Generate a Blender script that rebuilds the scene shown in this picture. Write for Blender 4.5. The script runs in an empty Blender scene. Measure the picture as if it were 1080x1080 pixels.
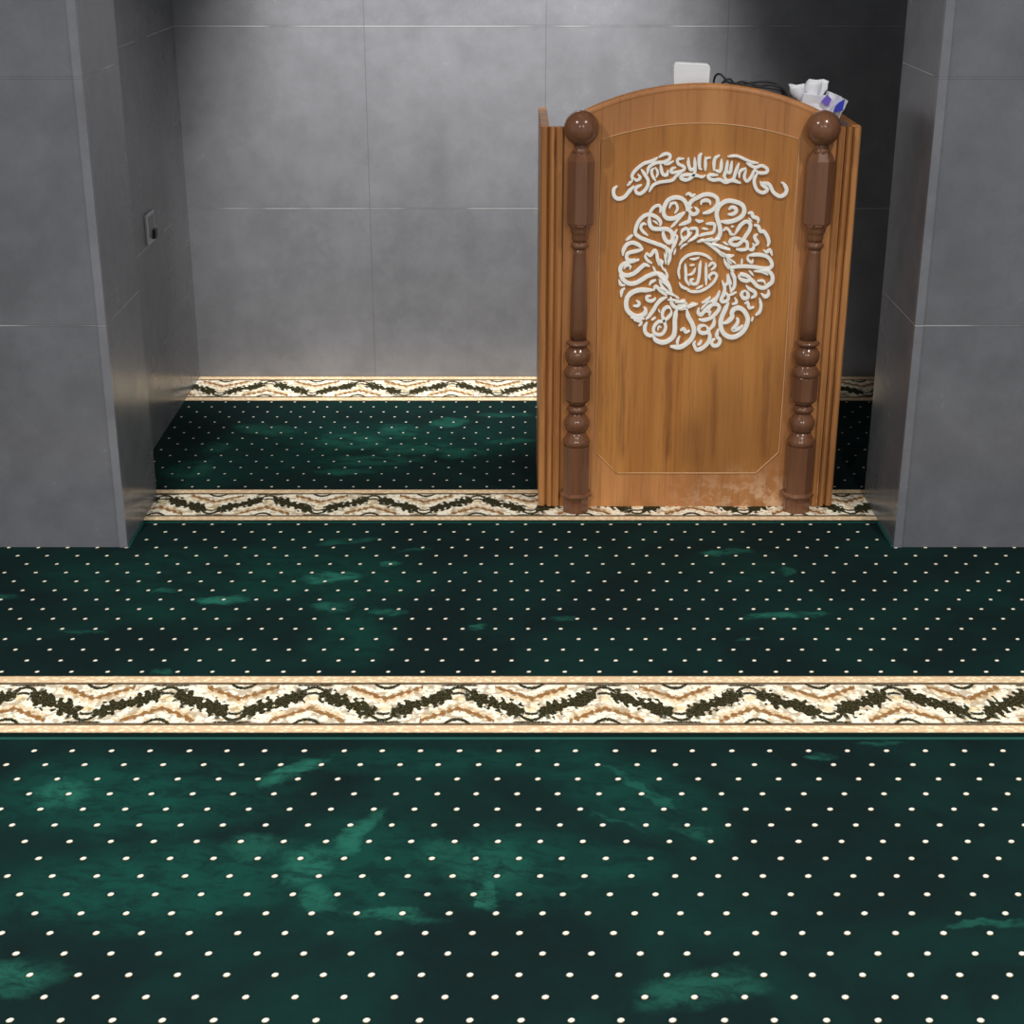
import bpy, bmesh, math, random
from mathutils import Vector, Matrix
random.seed(7)
scn = bpy.context.scene
COL = scn.collection
PI = math.pi

# ------------------------------------------------------------------ helpers
def lin(c):
    out = []
    for v in c[:3]:
        v = v / 255.0
        out.append(v / 12.92 if v <= 0.04045 else ((v + 0.055) / 1.055) ** 2.4)
    return (out[0], out[1], out[2], 1.0)

def link(o, parent=None):
    COL.objects.link(o)
    if parent is not None:
        o.parent = parent
    return o

def mesh_obj(name, bm, mat, parent=None, smooth=False, org=None):
    """link a bmesh (world coordinates) as one object; org = where its origin goes"""
    me = bpy.data.meshes.new(name)
    bmesh.ops.recalc_face_normals(bm, faces=bm.faces)
    base = Vector((0, 0, 0))
    if org is not None:
        base = Vector(org)
    pl = Vector((0, 0, 0))
    q = parent
    while q is not None:
        pl = pl + q.location
        q = q.parent
    if parent is not None and org is None:
        base = pl
    bmesh.ops.translate(bm, verts=bm.verts, vec=-base)
    bm.to_mesh(me); bm.free()
    if mat is not None:
        me.materials.append(mat)
    if smooth:
        for p in me.polygons:
            p.use_smooth = True
    o = bpy.data.objects.new(name, me)
    link(o, parent)
    o.location = base - pl
    return o

def empty(name, loc, label, cat, group=None):
    o = bpy.data.objects.new(name, None)
    o.empty_display_size = 0.1
    link(o); o.location = loc
    tag(o, label, cat, group)
    return o

def tag(o, label=None, cat=None, group=None, kind=None):
    if label: o['label'] = label
    if cat: o['category'] = cat
    if group: o['group'] = group
    if kind: o['kind'] = kind
    return o

def box(bm, x0, x1, y0, y1, z0, z1, bevel=0.0, seg=2):
    r = bmesh.ops.create_cube(bm, size=1.0)
    vs = r['verts']
    for v in vs:
        v.co = Vector(((x0 + x1) / 2 + v.co.x * (x1 - x0), (y0 + y1) / 2 + v.co.y * (y1 - y0), (z0 + z1) / 2 + v.co.z * (z1 - z0)))
    if bevel > 0:
        es = set()
        for v in vs:
            for e in v.link_edges: es.add(e)
        bmesh.ops.bevel(bm, geom=list(es), offset=bevel, segments=seg, profile=0.5, affect='EDGES')

def prism(bm, pts, axis, a, b):
    """extrude a closed 2-D outline along an axis from a to b"""
    def P(p, t):
        if axis == 'Y': return (p[0], t, p[1])
        if axis == 'X': return (t, p[0], p[1])
        return (p[0], p[1], t)
    va = [bm.verts.new(P(p, a)) for p in pts]
    vb = [bm.verts.new(P(p, b)) for p in pts]
    n = len(pts)
    bm.faces.new(va); bm.faces.new(vb[::-1])
    for i in range(n):
        bm.faces.new((va[i], va[(i + 1) % n], vb[(i + 1) % n], vb[i]))

def rings(bm, cx, cy, prof, n=32, twist=0.0):
    """stacked rings of n sides, prof = [(radius, z)]"""
    loops = []
    for r, z in prof:
        loops.append([bm.verts.new((cx + r * math.cos(2 * PI * (k + twist) / n), cy + r * math.sin(2 * PI * (k + twist) / n), z)) for k in range(n)])
    for a, b in zip(loops[:-1], loops[1:]):
        for k in range(n):
            bm.faces.new((a[k], a[(k + 1) % n], b[(k + 1) % n], b[k]))
    bm.faces.new(loops[0]); bm.faces.new(loops[-1])

def crom(pts, per=6):
    P = [Vector((p[0], p[1])) for p in pts]
    if len(P) == 2:
        return [P[0].lerp(P[1], i / 4) for i in range(5)]
    closed = (P[0] - P[-1]).length < 1e-6
    out = []
    n = len(P)
    for i in range(n - 1):
        p1, p2 = P[i], P[i + 1]
        p0 = P[i - 1] if i > 0 else (P[-2] if closed else p1 * 2 - p2)
        p3 = P[i + 2] if i + 2 < n else (P[1] if closed else p2 * 2 - p1)
        for k in range(per):
            t = k / per
            out.append(0.5 * ((2 * p1) + (p2 - p0) * t + (2 * p0 - 5 * p1 + 4 * p2 - p3) * t * t + (3 * p1 - p0 - 3 * p2 + p3) * t ** 3))
    out.append(P[-1])
    return out

def ribbon(bm, pts, width, y0, y1):
    """raised cut-out stroke with tapered ends and a softly bevelled face"""
    C = crom(pts)
    n = len(C)
    L = [0.0]
    for a, b in zip(C[:-1], C[1:]): L.append(L[-1] + (b - a).length)
    tot = max(L[-1], 1e-6)
    rows = []
    for i, c in enumerate(C):
        d = (C[min(i + 1, n - 1)] - C[max(i - 1, 0)])
        if d.length < 1e-9: d = Vector((1, 0))
        d.normalize()
        nn = Vector((-d.y, d.x))
        e = min(L[i], tot - L[i]) / (width * 1.4)
        w = width * 0.5 * (0.42 + 0.58 * min(1.0, e))
        rows.append([bm.verts.new((c.x + nn.x * s * w, y, c.y + nn.y * s * w)) for s, y in
                     ((1, y1), (1, y0 + 0.0006), (0.72, y0), (-0.72, y0), (-1, y0 + 0.0006), (-1, y1))])
    for a, b in zip(rows[:-1], rows[1:]):
        for k in range(5):
            bm.faces.new((a[k], a[k + 1], b[k + 1], b[k]))
    bm.faces.new(rows[0]); bm.faces.new(rows[-1][::-1])

def tube(bm, pts, r, n=8):
    P = [Vector(p) for p in pts]
    loops = []
    up = Vector((0, 0, 1))
    for i, p in enumerate(P):
        d = (P[min(i + 1, len(P) - 1)] - P[max(i - 1, 0)]).normalized()
        u = d.cross(up)
        if u.length < 1e-3: u = Vector((1, 0, 0))
        u.normalize(); v = d.cross(u).normalized()
        loops.append([bm.verts.new(p + u * r * math.cos(2 * PI * k / n) + v * r * math.sin(2 * PI * k / n)) for k in range(n)])
    for a, b in zip(loops[:-1], loops[1:]):
        for k in range(n):
            bm.faces.new((a[k], a[(k + 1) % n], b[(k + 1) % n], b[k]))
    bm.faces.new(loops[0]); bm.faces.new(loops[-1][::-1])

def smooth3(pts, per=6):
    P = [Vector(p) for p in pts]; out = []
    for i in range(len(P) - 1):
        p1, p2 = P[i], P[i + 1]
        p0 = P[i - 1] if i > 0 else p1 * 2 - p2
        p3 = P[i + 2] if i + 2 < len(P) else p2 * 2 - p1
        for k in range(per):
            t = k / per
            out.append(0.5 * ((2 * p1) + (p2 - p0) * t + (2 * p0 - 5 * p1 + 4 * p2 - p3) * t * t + (3 * p1 - p0 - 3 * p2 + p3) * t ** 3))
    out.append(P[-1])
    return out

# ------------------------------------------------------------------ node expressions
class NT:
    def __init__(self, name, rough=0.6, spec=0.5):
        self.m = bpy.data.materials.new(name); self.m.use_nodes = True
        self.t = self.m.node_tree
        self.b = self.t.nodes['Principled BSDF']
        self.b.inputs['Roughness'].default_value = rough
        self.b.inputs['Specular IOR Level'].default_value = spec
        tc = self.t.nodes.new('ShaderNodeTexCoord')
        self.co = tc.outputs['Object']
        sx = self.t.nodes.new('ShaderNodeSeparateXYZ')
        self.t.links.new(self.co, sx.inputs[0])
        self.x, self.y, self.z = (E(self, sx.outputs[i]) for i in range(3))
    def math(self, op, *a, clamp=False):
        n = self.t.nodes.new('ShaderNodeMath'); n.operation = op; n.use_clamp = clamp
        for i, v in enumerate(a):
            if isinstance(v, E): self.t.links.new(v.s, n.inputs[i])
            else: n.inputs[i].default_value = float(v)
        return E(self, n.outputs[0])
    def vec(self, x, y, z):
        n = self.t.nodes.new('ShaderNodeCombineXYZ')
        for i, v in enumerate((x, y, z)):
            if isinstance(v, E): self.t.links.new(v.s, n.inputs[i])
            else: n.inputs[i].default_value = float(v)
        return n.outputs[0]
    def noise(self, vec=None, scale=5.0, detail=3.0, rough=0.5, dist=0.0):
        n = self.t.nodes.new('ShaderNodeTexNoise')
        self.t.links.new(vec if vec is not None else self.co, n.inputs['Vector'])
        n.inputs['Scale'].default_value = scale; n.inputs['Detail'].default_value = detail
        n.inputs['Roughness'].default_value = rough; n.inputs['Distortion'].default_value = dist
        return E(self, n.outputs[0])
    def voro(self, vec=None, scale=5.0):
        n = self.t.nodes.new('ShaderNodeTexVoronoi')
        self.t.links.new(vec if vec is not None else self.co, n.inputs['Vector'])
        n.inputs['Scale'].default_value = scale
        return E(self, n.outputs['Distance'])
    def sstep(self, v, a, b):      # smooth 0..1 as v goes a..b
        n = self.t.nodes.new('ShaderNodeMapRange'); n.interpolation_type = 'SMOOTHSTEP'
        self.t.links.new(v.s, n.inputs[0])
        if a < b: f = (a, b, 0.0, 1.0)
        else: f = (b, a, 1.0, 0.0)
        for i, q in enumerate(f): n.inputs[1 + i].default_value = q
        return E(self, n.outputs[0])
    def mix(self, f, a, b):
        n = self.t.nodes.new('ShaderNodeMix'); n.data_type = 'RGBA'
        if isinstance(f, E): self.t.links.new(f.s, n.inputs[0])
        else: n.inputs[0].default_value = f
        for k, v in ((6, a), (7, b)):
            if isinstance(v, tuple): n.inputs[k].default_value = v
            else: self.t.links.new(v, n.inputs[k])
        return n.outputs[2]
    def color(self, s):
        if isinstance(s, tuple): self.b.inputs['Base Color'].default_value = s
        else: self.t.links.new(s, self.b.inputs['Base Color'])
    def rough(self, e): self.t.links.new(e.s, self.b.inputs['Roughness'])
    def bump(self, e, strength=0.3, dist=0.002):
        n = self.t.nodes.new('ShaderNodeBump')
        n.inputs['Strength'].default_value = strength; n.inputs['Distance'].default_value = dist
        self.t.links.new(e.s, n.inputs['Height'])
        self.t.links.new(n.outputs[0], self.b.inputs['Normal'])

class E:
    def __init__(self, nt, s): self.n = nt; self.s = s
    def __add__(self, o): return self.n.math('ADD', self, o)
    __radd__ = __add__
    def __sub__(self, o): return self.n.math('SUBTRACT', self, o)
    def __rsub__(self, o): return self.n.math('SUBTRACT', o, self)
    def __mul__(self, o): return self.n.math('MULTIPLY', self, o)
    __rmul__ = __mul__
    def __truediv__(self, o): return self.n.math('DIVIDE', self, o)
    def abs(self): return self.n.math('ABSOLUTE', self)
    def fract(self): return self.n.math('FRACT', self)
    def floor(self): return self.n.math('FLOOR', self)
    def sqrt(self): return self.n.math('SQRT', self)
    def sin(self): return self.n.math('SINE', self)
    def max(self, o): return self.n.math('MAXIMUM', self, o)
    def min(self, o): return self.n.math('MINIMUM', self, o)
    def mod(self, o): return self.n.math('FLOORED_MODULO', self, o)
    def clamp(self): return self.n.math('ADD', self, 0.0, clamp=True)

STROKES = {
 'medallion': [
  (3, [(430,825),(437,838),(431,852),(420,850),(415,838)]),
  (4.4, [(461,831),(461,846),(450,862),(431,867),(412,860),(402,842),(401,825),(410,813),(427,812),(441,819),(457,829)]),
  (3, [(457,829),(443,813),(429,796),(421,788)]),
  (4, [(469,823),(469,806),(458,800),(442,794)]),
  (4, [(304,754),(322,769)]),
  (4, [(392,792),(394,802),(383,815),(364,822),(348,817),(334,800),(328,775),(339,763),(360,754),(383,746),(404,738),(420,725),(421,708),(417,689)]),
  (4.4, [(364,819),(365,798),(374,786),(390,784),(411,784),(424,775),(427,759),(419,748),(408,756),(402,771),(403,782)]),
  (3.2, [(366,819),(366,829),(376,842),(388,846),(393,838),(391,827)]),
  (2.2, [(373,806),(381,802),(388,796)]),
  (3.2, [(357,796),(348,798),(342,788),(349,777),(362,767)]),
  (4.2, [(350,730),(338,742),(321,748),(306,742),(298,727),(297,714)]),
  (4, [(350,730),(330,725),(313,721),(307,714),(309,704),(322,700),(341,703)]),
  (4.4, [(341,703),(316,697),(297,689),(291,676),(298,663),(315,661),(331,668),(344,680),(356,689),(369,685)]),
  (2.6, [(300,678),(308,687),(318,685),(316,676)]),
  (3.2, [(359,721),(357,710),(364,700),(375,693)]),
  (3.6, [(359,721),(370,714),(380,727),(386,721),(389,706),(394,687)]),
  (3, [(393,704),(402,697),(398,685)]),
  (2.5, [(438,784),(432,771),(439,763),(431,746),(426,733)]),
  (3, [(436,733),(432,716)]),
  (2.6, [(449,731),(454,740),(467,746)]),
  (3.2, [(449,771),(454,759),(466,763),(468,777),(461,786),(451,779),(449,771)]),
  (3.2, [(467,784),(482,786),(490,784),(490,769),(481,759),(467,750)]),
  (3.6, [(457,873),(465,877),(474,871),(482,876)]),
  (3, [(377,685),(386,670)]),
  (3, [(407,680),(415,666)]),
  (4.2, [(475,840),(468,843),(468,850),(476,860),(487,866),(505,874),(523,874),(538,866),(541,852),(533,838),(519,829),(503,825)]),
  (3.8, [(469,846),(468,833),(476,823),(486,825),(490,833),(481,842)]),
  (4, [(498,848),(499,856),(510,860),(520,856),(522,848)]),
  (4.6, [(551,804),(572,803),(593,809),(607,819),(612,833),(605,848),(586,856),(567,858),(551,850),(542,838),(540,821),(545,804),(550,788),(551,771),(541,754),(531,746)]),
  (4, [(571,835),(579,842),(589,838),(590,829),(580,823),(569,823)]),
  (4, [(591,771),(598,784),(606,796),(618,804),(629,798),(629,784),(620,767),(610,752),(598,742),(584,744),(579,752),(589,759),(608,759)]),
  (3, [(559,779),(567,786),(576,779),(580,771),(591,769)]),
  (3, [(579,790),(587,792)]),
  (4, [(621,825),(631,827),(636,817),(649,811),(649,800)]),
  (2.6, [(624,813),(634,804)]),
  (4, [(639,794),(650,792),(657,779),(667,777),(676,765),(681,750),(678,738)]),
  (4, [(651,771),(643,765),(646,756),(652,748),(646,740)]),
  (3.5, [(668,729),(677,723),(685,729),(692,714)]),
  (3.4, [(608,754),(623,750),(624,733),(612,729),(595,731)]),
  (3.2, [(624,733),(639,729),(642,742),(638,746)]),
  (4, [(629,714),(644,716),(660,716),(677,712),(688,702),(693,689),(686,680),(667,680),(641,684),(612,685),(578,682)]),
  (3, [(629,714),(628,704),(639,695),(642,704)]),
  (3.8, [(492,750),(508,754),(525,744),(547,727),(564,714),(591,714)]),
  (3, [(536,746),(555,738),(580,731)]),
  (2.5, [(560,750),(575,742)]),
  (3.2, [(512,798),(533,798),(536,790),(532,775),(511,771),(495,765)]),
  (3, [(503,786),(519,784)]),
  (3.8, [(485,809),(495,804),(506,806)]),
  (3, [(565,706),(570,693),(579,678)]),
  (2.6, [(571,706),(586,691)]),
  (2.8, [(613,706),(612,689)]),
  (3, [(646,672),(667,671),(684,662)]),
  (2.8, [(609,666),(621,666)]),
  (4.6, [(289,663),(300,649),(315,639),(332,640),(349,649),(365,659),(386,666),(403,661),(414,646),(430,616)]),
  (3.5, [(288,649),(294,636),(305,634)]),
  (4, [(305,627),(297,619),(295,603)]),
  (5, [(379,621),(362,621),(343,621),(324,614),(312,601),(309,584),(313,567),(326,554),(343,549),(358,556),(362,567),(357,575)]),
  (3.5, [(328,578),(340,578),(344,586),(336,593)]),
  (3.5, [(375,606),(365,603),(365,595),(376,591),(386,597),(386,601)]),
  (4, [(370,634),(374,642),(387,649)]),
  (3.5, [(381,619),(387,631),(400,619),(418,606)]),
  (4, [(418,603),(403,595),(391,582),(383,567),(373,552),(363,541)]),
  (4.2, [(367,534),(361,519),(364,504),(377,495),(383,501)]),
  (3.8, [(331,539),(348,536),(350,528),(344,523)]),
  (4, [(390,547),(378,539)]),
  (2.6, [(396,569),(400,560)]),
  (3.5, [(322,547),(341,543),(360,543)]),
  (3.6, [(430,567),(423,575),(413,571),(407,558),(409,545),(414,532),(417,517),(409,501),(396,499),(385,508),(387,523),(397,534),(410,536),(422,545),(430,556),(430,567)]),
  (2.4, [(396,510),(399,521),(406,519)]),
  (5, [(383,499),(392,484),(410,477),(426,482),(439,495),(442,515),(441,536),(443,558),(446,571)]),
  (4, [(428,603),(431,586),(440,575),(457,571),(472,571)]),
  (5, [(472,569),(477,549),(488,530),(494,510),(488,488),(474,473),(457,464),(431,466)]),
  (4, [(457,510),(466,515),(472,506),(483,510)]),
  (3.4, [(456,495),(450,479),(453,466)]),
  (3.5, [(499,482),(495,471),(504,460)]),
  (3, [(444,588),(456,591),(467,595)]),
  (3, [(395,651),(404,631),(422,614),(436,610)]),
  (3, [(411,674),(416,661),(414,646)]),
  (3, [(476,578),(488,584),(499,582)]),
  (3, [(437,606),(450,599)]),
  (2.8, [(446,580),(461,580),(473,586)]),
  (4, [(505,541),(520,539),(537,545),(551,558),(559,573),(552,582),(537,580),(523,569),(511,554),(503,560),(504,573)]),
  (4, [(523,562),(534,562),(532,552)]),
  (4, [(547,547),(546,528),(536,512)]),
  (4, [(525,523),(512,523),(506,515),(513,504),(526,504),(533,510),(525,523)]),
  (4.2, [(532,512),(537,495),(533,477),(519,462),(504,457),(495,466)]),
  (4, [(516,484),(510,473),(504,471)]),
  (4, [(559,515),(556,495),(565,484),(561,471),(549,468),(542,479),(552,488)]),
  (5, [(583,588),(574,567),(566,545),(565,523),(573,504),(588,493),(605,493),(622,504),(633,521),(637,541),(629,560),(616,571),(601,571),(593,560),(594,547),(582,534),(571,530)]),
  (4, [(605,543),(611,541),(608,528),(598,512),(613,515),(625,525)]),
  (4.2, [(605,659),(612,651),(627,646),(639,649),(648,642),(659,631),(674,627),(686,634),(696,644),(695,661),(684,672),(667,674)]),
  (4, [(605,659),(615,663),(630,659),(643,649)]),
  (2.6, [(656,646),(673,646),(678,636)]),
  (3, [(633,674),(645,661)]),
  (4, [(624,619),(616,610),(623,599),(633,601),(633,612),(624,619)]),
  (4, [(627,634),(636,625),(651,616),(652,606),(642,599)]),
  (4, [(669,612),(680,603),(688,610),(687,623)]),
  (3.5, [(665,599),(670,580),(667,562),(657,552)]),
  (3.5, [(626,584),(634,588),(639,573),(652,575)]),
  (3, [(651,547),(647,536)]),
  (3, [(575,663),(578,642),(568,631)]),
  (3.5, [(585,668),(595,653),(596,631),(586,616)]),
  (3.5, [(563,646),(571,623),(562,593),(577,591),(582,603),(573,616)]),
  (3.5, [(558,619),(549,599),(530,588)]),
  (3, [(582,606),(603,616)]),
  (3.2, [(599,601),(604,588),(592,582)]),
  (3, [(511,586),(524,593),(534,603)]),
  (2.3, [(581,682),(590,668),(600,653)]),
  (2.3, [(578,666),(582,652),(589,636)]),
  (2.3, [(581,649),(584,633),(589,615)]),
  (2.3, [(572,635),(571,621),(572,604)]),
  (2.3, [(569,619),(567,603),(565,585)]),
  (2.3, [(556,609),(550,596),(545,580)]),
  (2.3, [(547,596),(539,582),(530,566)]),
  (2.3, [(531,591),(521,582),(510,569)]),
  (2.3, [(501,584),(488,579),(473,572)]),
  (2.3, [(485,581),(470,577),(452,571)]),
  (2.3, [(470,589),(456,589),(439,588)]),
  (2.3, [(453,592),(438,594),(419,595)]),
  (2.3, [(442,605),(429,610),(413,615)]),
  (2.3, [(428,613),(413,621),(396,628)]),
  (2.3, [(421,629),(411,639),(397,649)]),
  (2.3, [(411,643),(400,654),(387,668)]),
  (2.3, [(406,675),(399,690),(392,707)]),
  (2.3, [(411,691),(410,705),(406,721)]),
  (2.3, [(412,707),(412,723),(410,741)]),
  (2.3, [(423,719),(427,732),(429,749)]),
  (2.3, [(430,734),(435,748),(440,765)]),
  (2.3, [(444,741),(452,752),(460,766)]),
  (2.3, [(456,752),(466,763),(477,777)]),
  (2.3, [(472,753),(484,760),(496,770)]),
  (2.3, [(502,754),(516,756),(532,761)]),
  (2.3, [(519,754),(534,756),(552,758)]),
  (2.3, [(532,744),(546,741),(562,740)]),
  (2.3, [(547,738),(563,734),(580,729)]),
  (2.3, [(557,724),(568,716),(584,709)]),
  (2.3, [(569,713),(582,703),(597,693)]),
  (2.3, [(573,697),(581,685),(593,673)]),
 ],
 'monogram': [
  (2.8, [(447,686),(455,702),(470,714),(493,719),(516,714),(534,702)]),
  (2.8, [(471,619),(488,616),(507,618),(526,628),(542,644),(548,661),(538,667),(528,658),(532,648)]),
  (3, [(518,694),(521,634)]),
  (3.2, [(504,700),(502,681),(501,656),(496,639),(483,638),(480,648),(488,651)]),
  (3, [(463,692),(466,664),(467,648),(477,633)]),
  (2.6, [(450,691),(446,671),(450,651)]),
  (2.8, [(449,641),(458,629),(478,621)]),
  (2.6, [(471,661),(484,666),(491,681)]),
  (2.4, [(475,687),(488,689)]),
  (2.8, [(524,684),(535,694),(543,686),(532,674)]),
  (2.4, [(474,705),(487,704),(500,709)]),
  (2.6, [(494,624),(513,633)]),
 ],
 'lettering': [
  (4, [(278,897),(269,888),(270,872),(281,863),(297,868),(310,884),(322,897)]),
  (3, [(303,897),(317,911)]),
  (3.5, [(317,909),(316,925),(327,940),(345,954),(367,961),(381,970)]),
  (3, [(319,918),(328,911),(337,918),(330,927)]),
  (3.6, [(338,940),(348,927),(358,909),(354,891),(340,877),(329,879),(326,891),(342,900)]),
  (3.4, [(383,970),(399,979),(412,976),(410,965),(397,958),(377,956),(359,945),(355,927)]),
  (3.2, [(373,943),(366,936),(369,922),(378,909)]),
  (2.8, [(375,945),(382,931),(378,918)]),
  (3.6, [(388,954),(394,929),(405,925),(409,938)]),
  (2.8, [(397,952),(409,954),(422,961)]),
  (3.2, [(361,881),(370,897),(387,906),(419,911),(430,922),(446,934)]),
  (3.2, [(449,967),(433,965),(434,954),(450,945),(446,936),(419,931),(418,940),(429,945)]),
  (3.6, [(460,970),(461,952),(468,938),(477,945)]),
  (3.6, [(476,970),(478,934),(469,918),(454,912),(442,918),(451,925),(474,925),(497,920)]),
  (3.4, [(493,979),(489,967),(490,943),(497,940)]),
  (3.6, [(495,981),(488,972),(489,940)]),
  (3.6, [(504,972),(505,936)]),
  (2.8, [(504,967),(518,970)]),
  (3, [(484,922),(498,920),(507,925)]),
  (3.6, [(527,936),(528,965),(541,976)]),
  (3.6, [(546,967),(544,936),(529,938)]),
  (3.6, [(562,963),(559,938),(555,922),(562,913)]),
  (3.6, [(573,961),(569,931),(559,936)]),
  (3.6, [(592,956),(584,934),(578,913),(565,910),(551,913)]),
  (3.6, [(539,925),(518,925),(514,918),(526,912),(544,913),(560,906),(576,911),(599,904)]),
  (3.2, [(611,943),(595,934),(594,918)]),
  (3.2, [(611,940),(607,920),(615,909),(626,922),(634,943)]),
  (3.6, [(641,931),(633,911),(641,888),(658,879),(669,888),(654,900),(649,909)]),
  (3, [(561,972),(584,974),(607,965),(624,958),(642,956)]),
  (3.4, [(610,956),(633,945),(651,949),(666,940),(662,931),(643,931),(634,940)]),
  (4, [(654,906),(673,900),(685,881),(702,870),(715,875),(719,888),(711,902),(704,906)]),
 ],
}
AMB = 0.36
EXPO = 0.25
NICHE_CONE = 55
TILT = 33
LAMPS = [(-1.15, 2.6, 24, .05, 'round recessed downlight on the ceiling, left of the two before the piers'),
         (1.25, 2.6, 20, .05, 'round recessed downlight on the ceiling, right of the two before the piers'),
         (-1.15, -1.2, 140, .07, 'round recessed downlight on the ceiling over the left of the viewer'),
         (1.0, -1.0, 150, .07, 'round recessed downlight on the ceiling over the right of the viewer'),
         (-.13, 4.2, 360, .05, 'round recessed downlight on the ceiling inside the niche')]
# ------------------------------------------------------------------ materials
def wall_mat(name, axis, joints, tone=1.0, hz=(0.0, 0.6, 1.2, 1.8, 2.4, 3.0)):
    """dark grey porcelain tile, cloudy, with thin pale joints; axis = the horizontal coordinate of the wall"""
    m = NT(name, 0.3, 0.5)
    n1 = m.noise(scale=1.7, detail=4, rough=0.55, dist=0.3)
    n2 = m.noise(scale=9, detail=5, rough=0.65)
    n3 = m.noise(scale=90, detail=3, rough=0.6)
    f = (m.sstep(n1, 0.3, 0.72) * 0.55 + m.sstep(n2, 0.3, 0.7) * 0.33 + n3 * 0.22).clamp()
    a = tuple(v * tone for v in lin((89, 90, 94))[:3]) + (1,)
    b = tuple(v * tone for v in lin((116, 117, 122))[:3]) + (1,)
    c = m.mix(f, a, b)
    h = m.x if axis == 'x' else m.y
    d = None
    for q in hz[1:3]:
        e = (m.z - q).abs()
        d = e if d is None else d.min(e)
    jn = m.noise(scale=4, detail=2)
    lh = m.sstep(d, 0.0022, 0.0010) * m.sstep(jn, 0.36, 0.52)
    c = m.mix(lh * 0.9, c, lin((168, 168, 170)))
    dk = m.sstep((d - 0.0028).abs(), 0.0012, 0.0) * 0.5
    c = m.mix(dk, c, lin((60, 60, 62)))
    if joints:
        dv = None
        for q in joints:
            e = (h - q).abs()
            dv = e if dv is None else dv.min(e)
        c = m.mix(m.sstep(dv, 0.0025, 0.0008) * 0.45, c, lin((84, 85, 88)))
    m.color(c)
    m.rough(0.17 + f * 0.12)
    m.bump(n2 + n3 * 0.5, 0.06, 0.001)
    return m.m

def wood_mat(name, base, dark, light, scale=1.0, rough=0.38, worn=False, streak=None):
    m = NT(name, rough, 0.45)
    v = m.vec(m.x * 14 * scale, m.y * 14 * scale, m.z * 0.9 * scale)
    n1 = m.noise(v, scale=1.0, detail=4, rough=0.6, dist=0.4)
    v2 = m.vec(m.x * 160, m.y * 160, m.z * 5)
    n2 = m.noise(v2, scale=1.0, detail=3, rough=0.6)
    n3 = m.noise(m.vec(m.x * 3, m.y * 3, m.z * 1.6), scale=1.0, detail=2)
    c = m.mix(m.sstep(n1, 0.32, 0.7), base, light)
    c = m.mix(m.sstep(n3, 0.45, 0.75) * 0.5, c, dark)
    c = m.mix(m.sstep(n2, 0.5, 0.72) * 0.35, c, dark)
    if streak:
        for sx, z0, z1, w, k in streak:
            wob = (m.noise(m.vec(m.x * 0, 0.0, m.z * 9), scale=1.0, detail=2) - 0.5) * 0.02
            f = m.sstep((m.x - (sx - 0.49) + wob).abs(), w, w * 0.15) * m.sstep(m.z, z0, z0 + 0.05) * m.sstep(m.z, z1, z1 - 0.1)
            f = f * (0.5 + m.sstep(n2, 0.35, 0.6) * 0.5)
            c = m.mix(f * k, c, dark)
    if worn:
        nw = m.noise(scale=22, detail=5, rough=0.7)
        f = m.sstep(m.z, 0.15, 0.01) * m.sstep(nw, 0.44, 0.62) * m.sstep(m.x, -0.14, 0.2)
        c = m.mix(f * 0.75, c, lin((214, 178, 140)))
    m.color(c)
    m.rough(rough + n1 * 0.12)
    m.bump(n2, 0.12, 0.0006)
    return m.m

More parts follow.
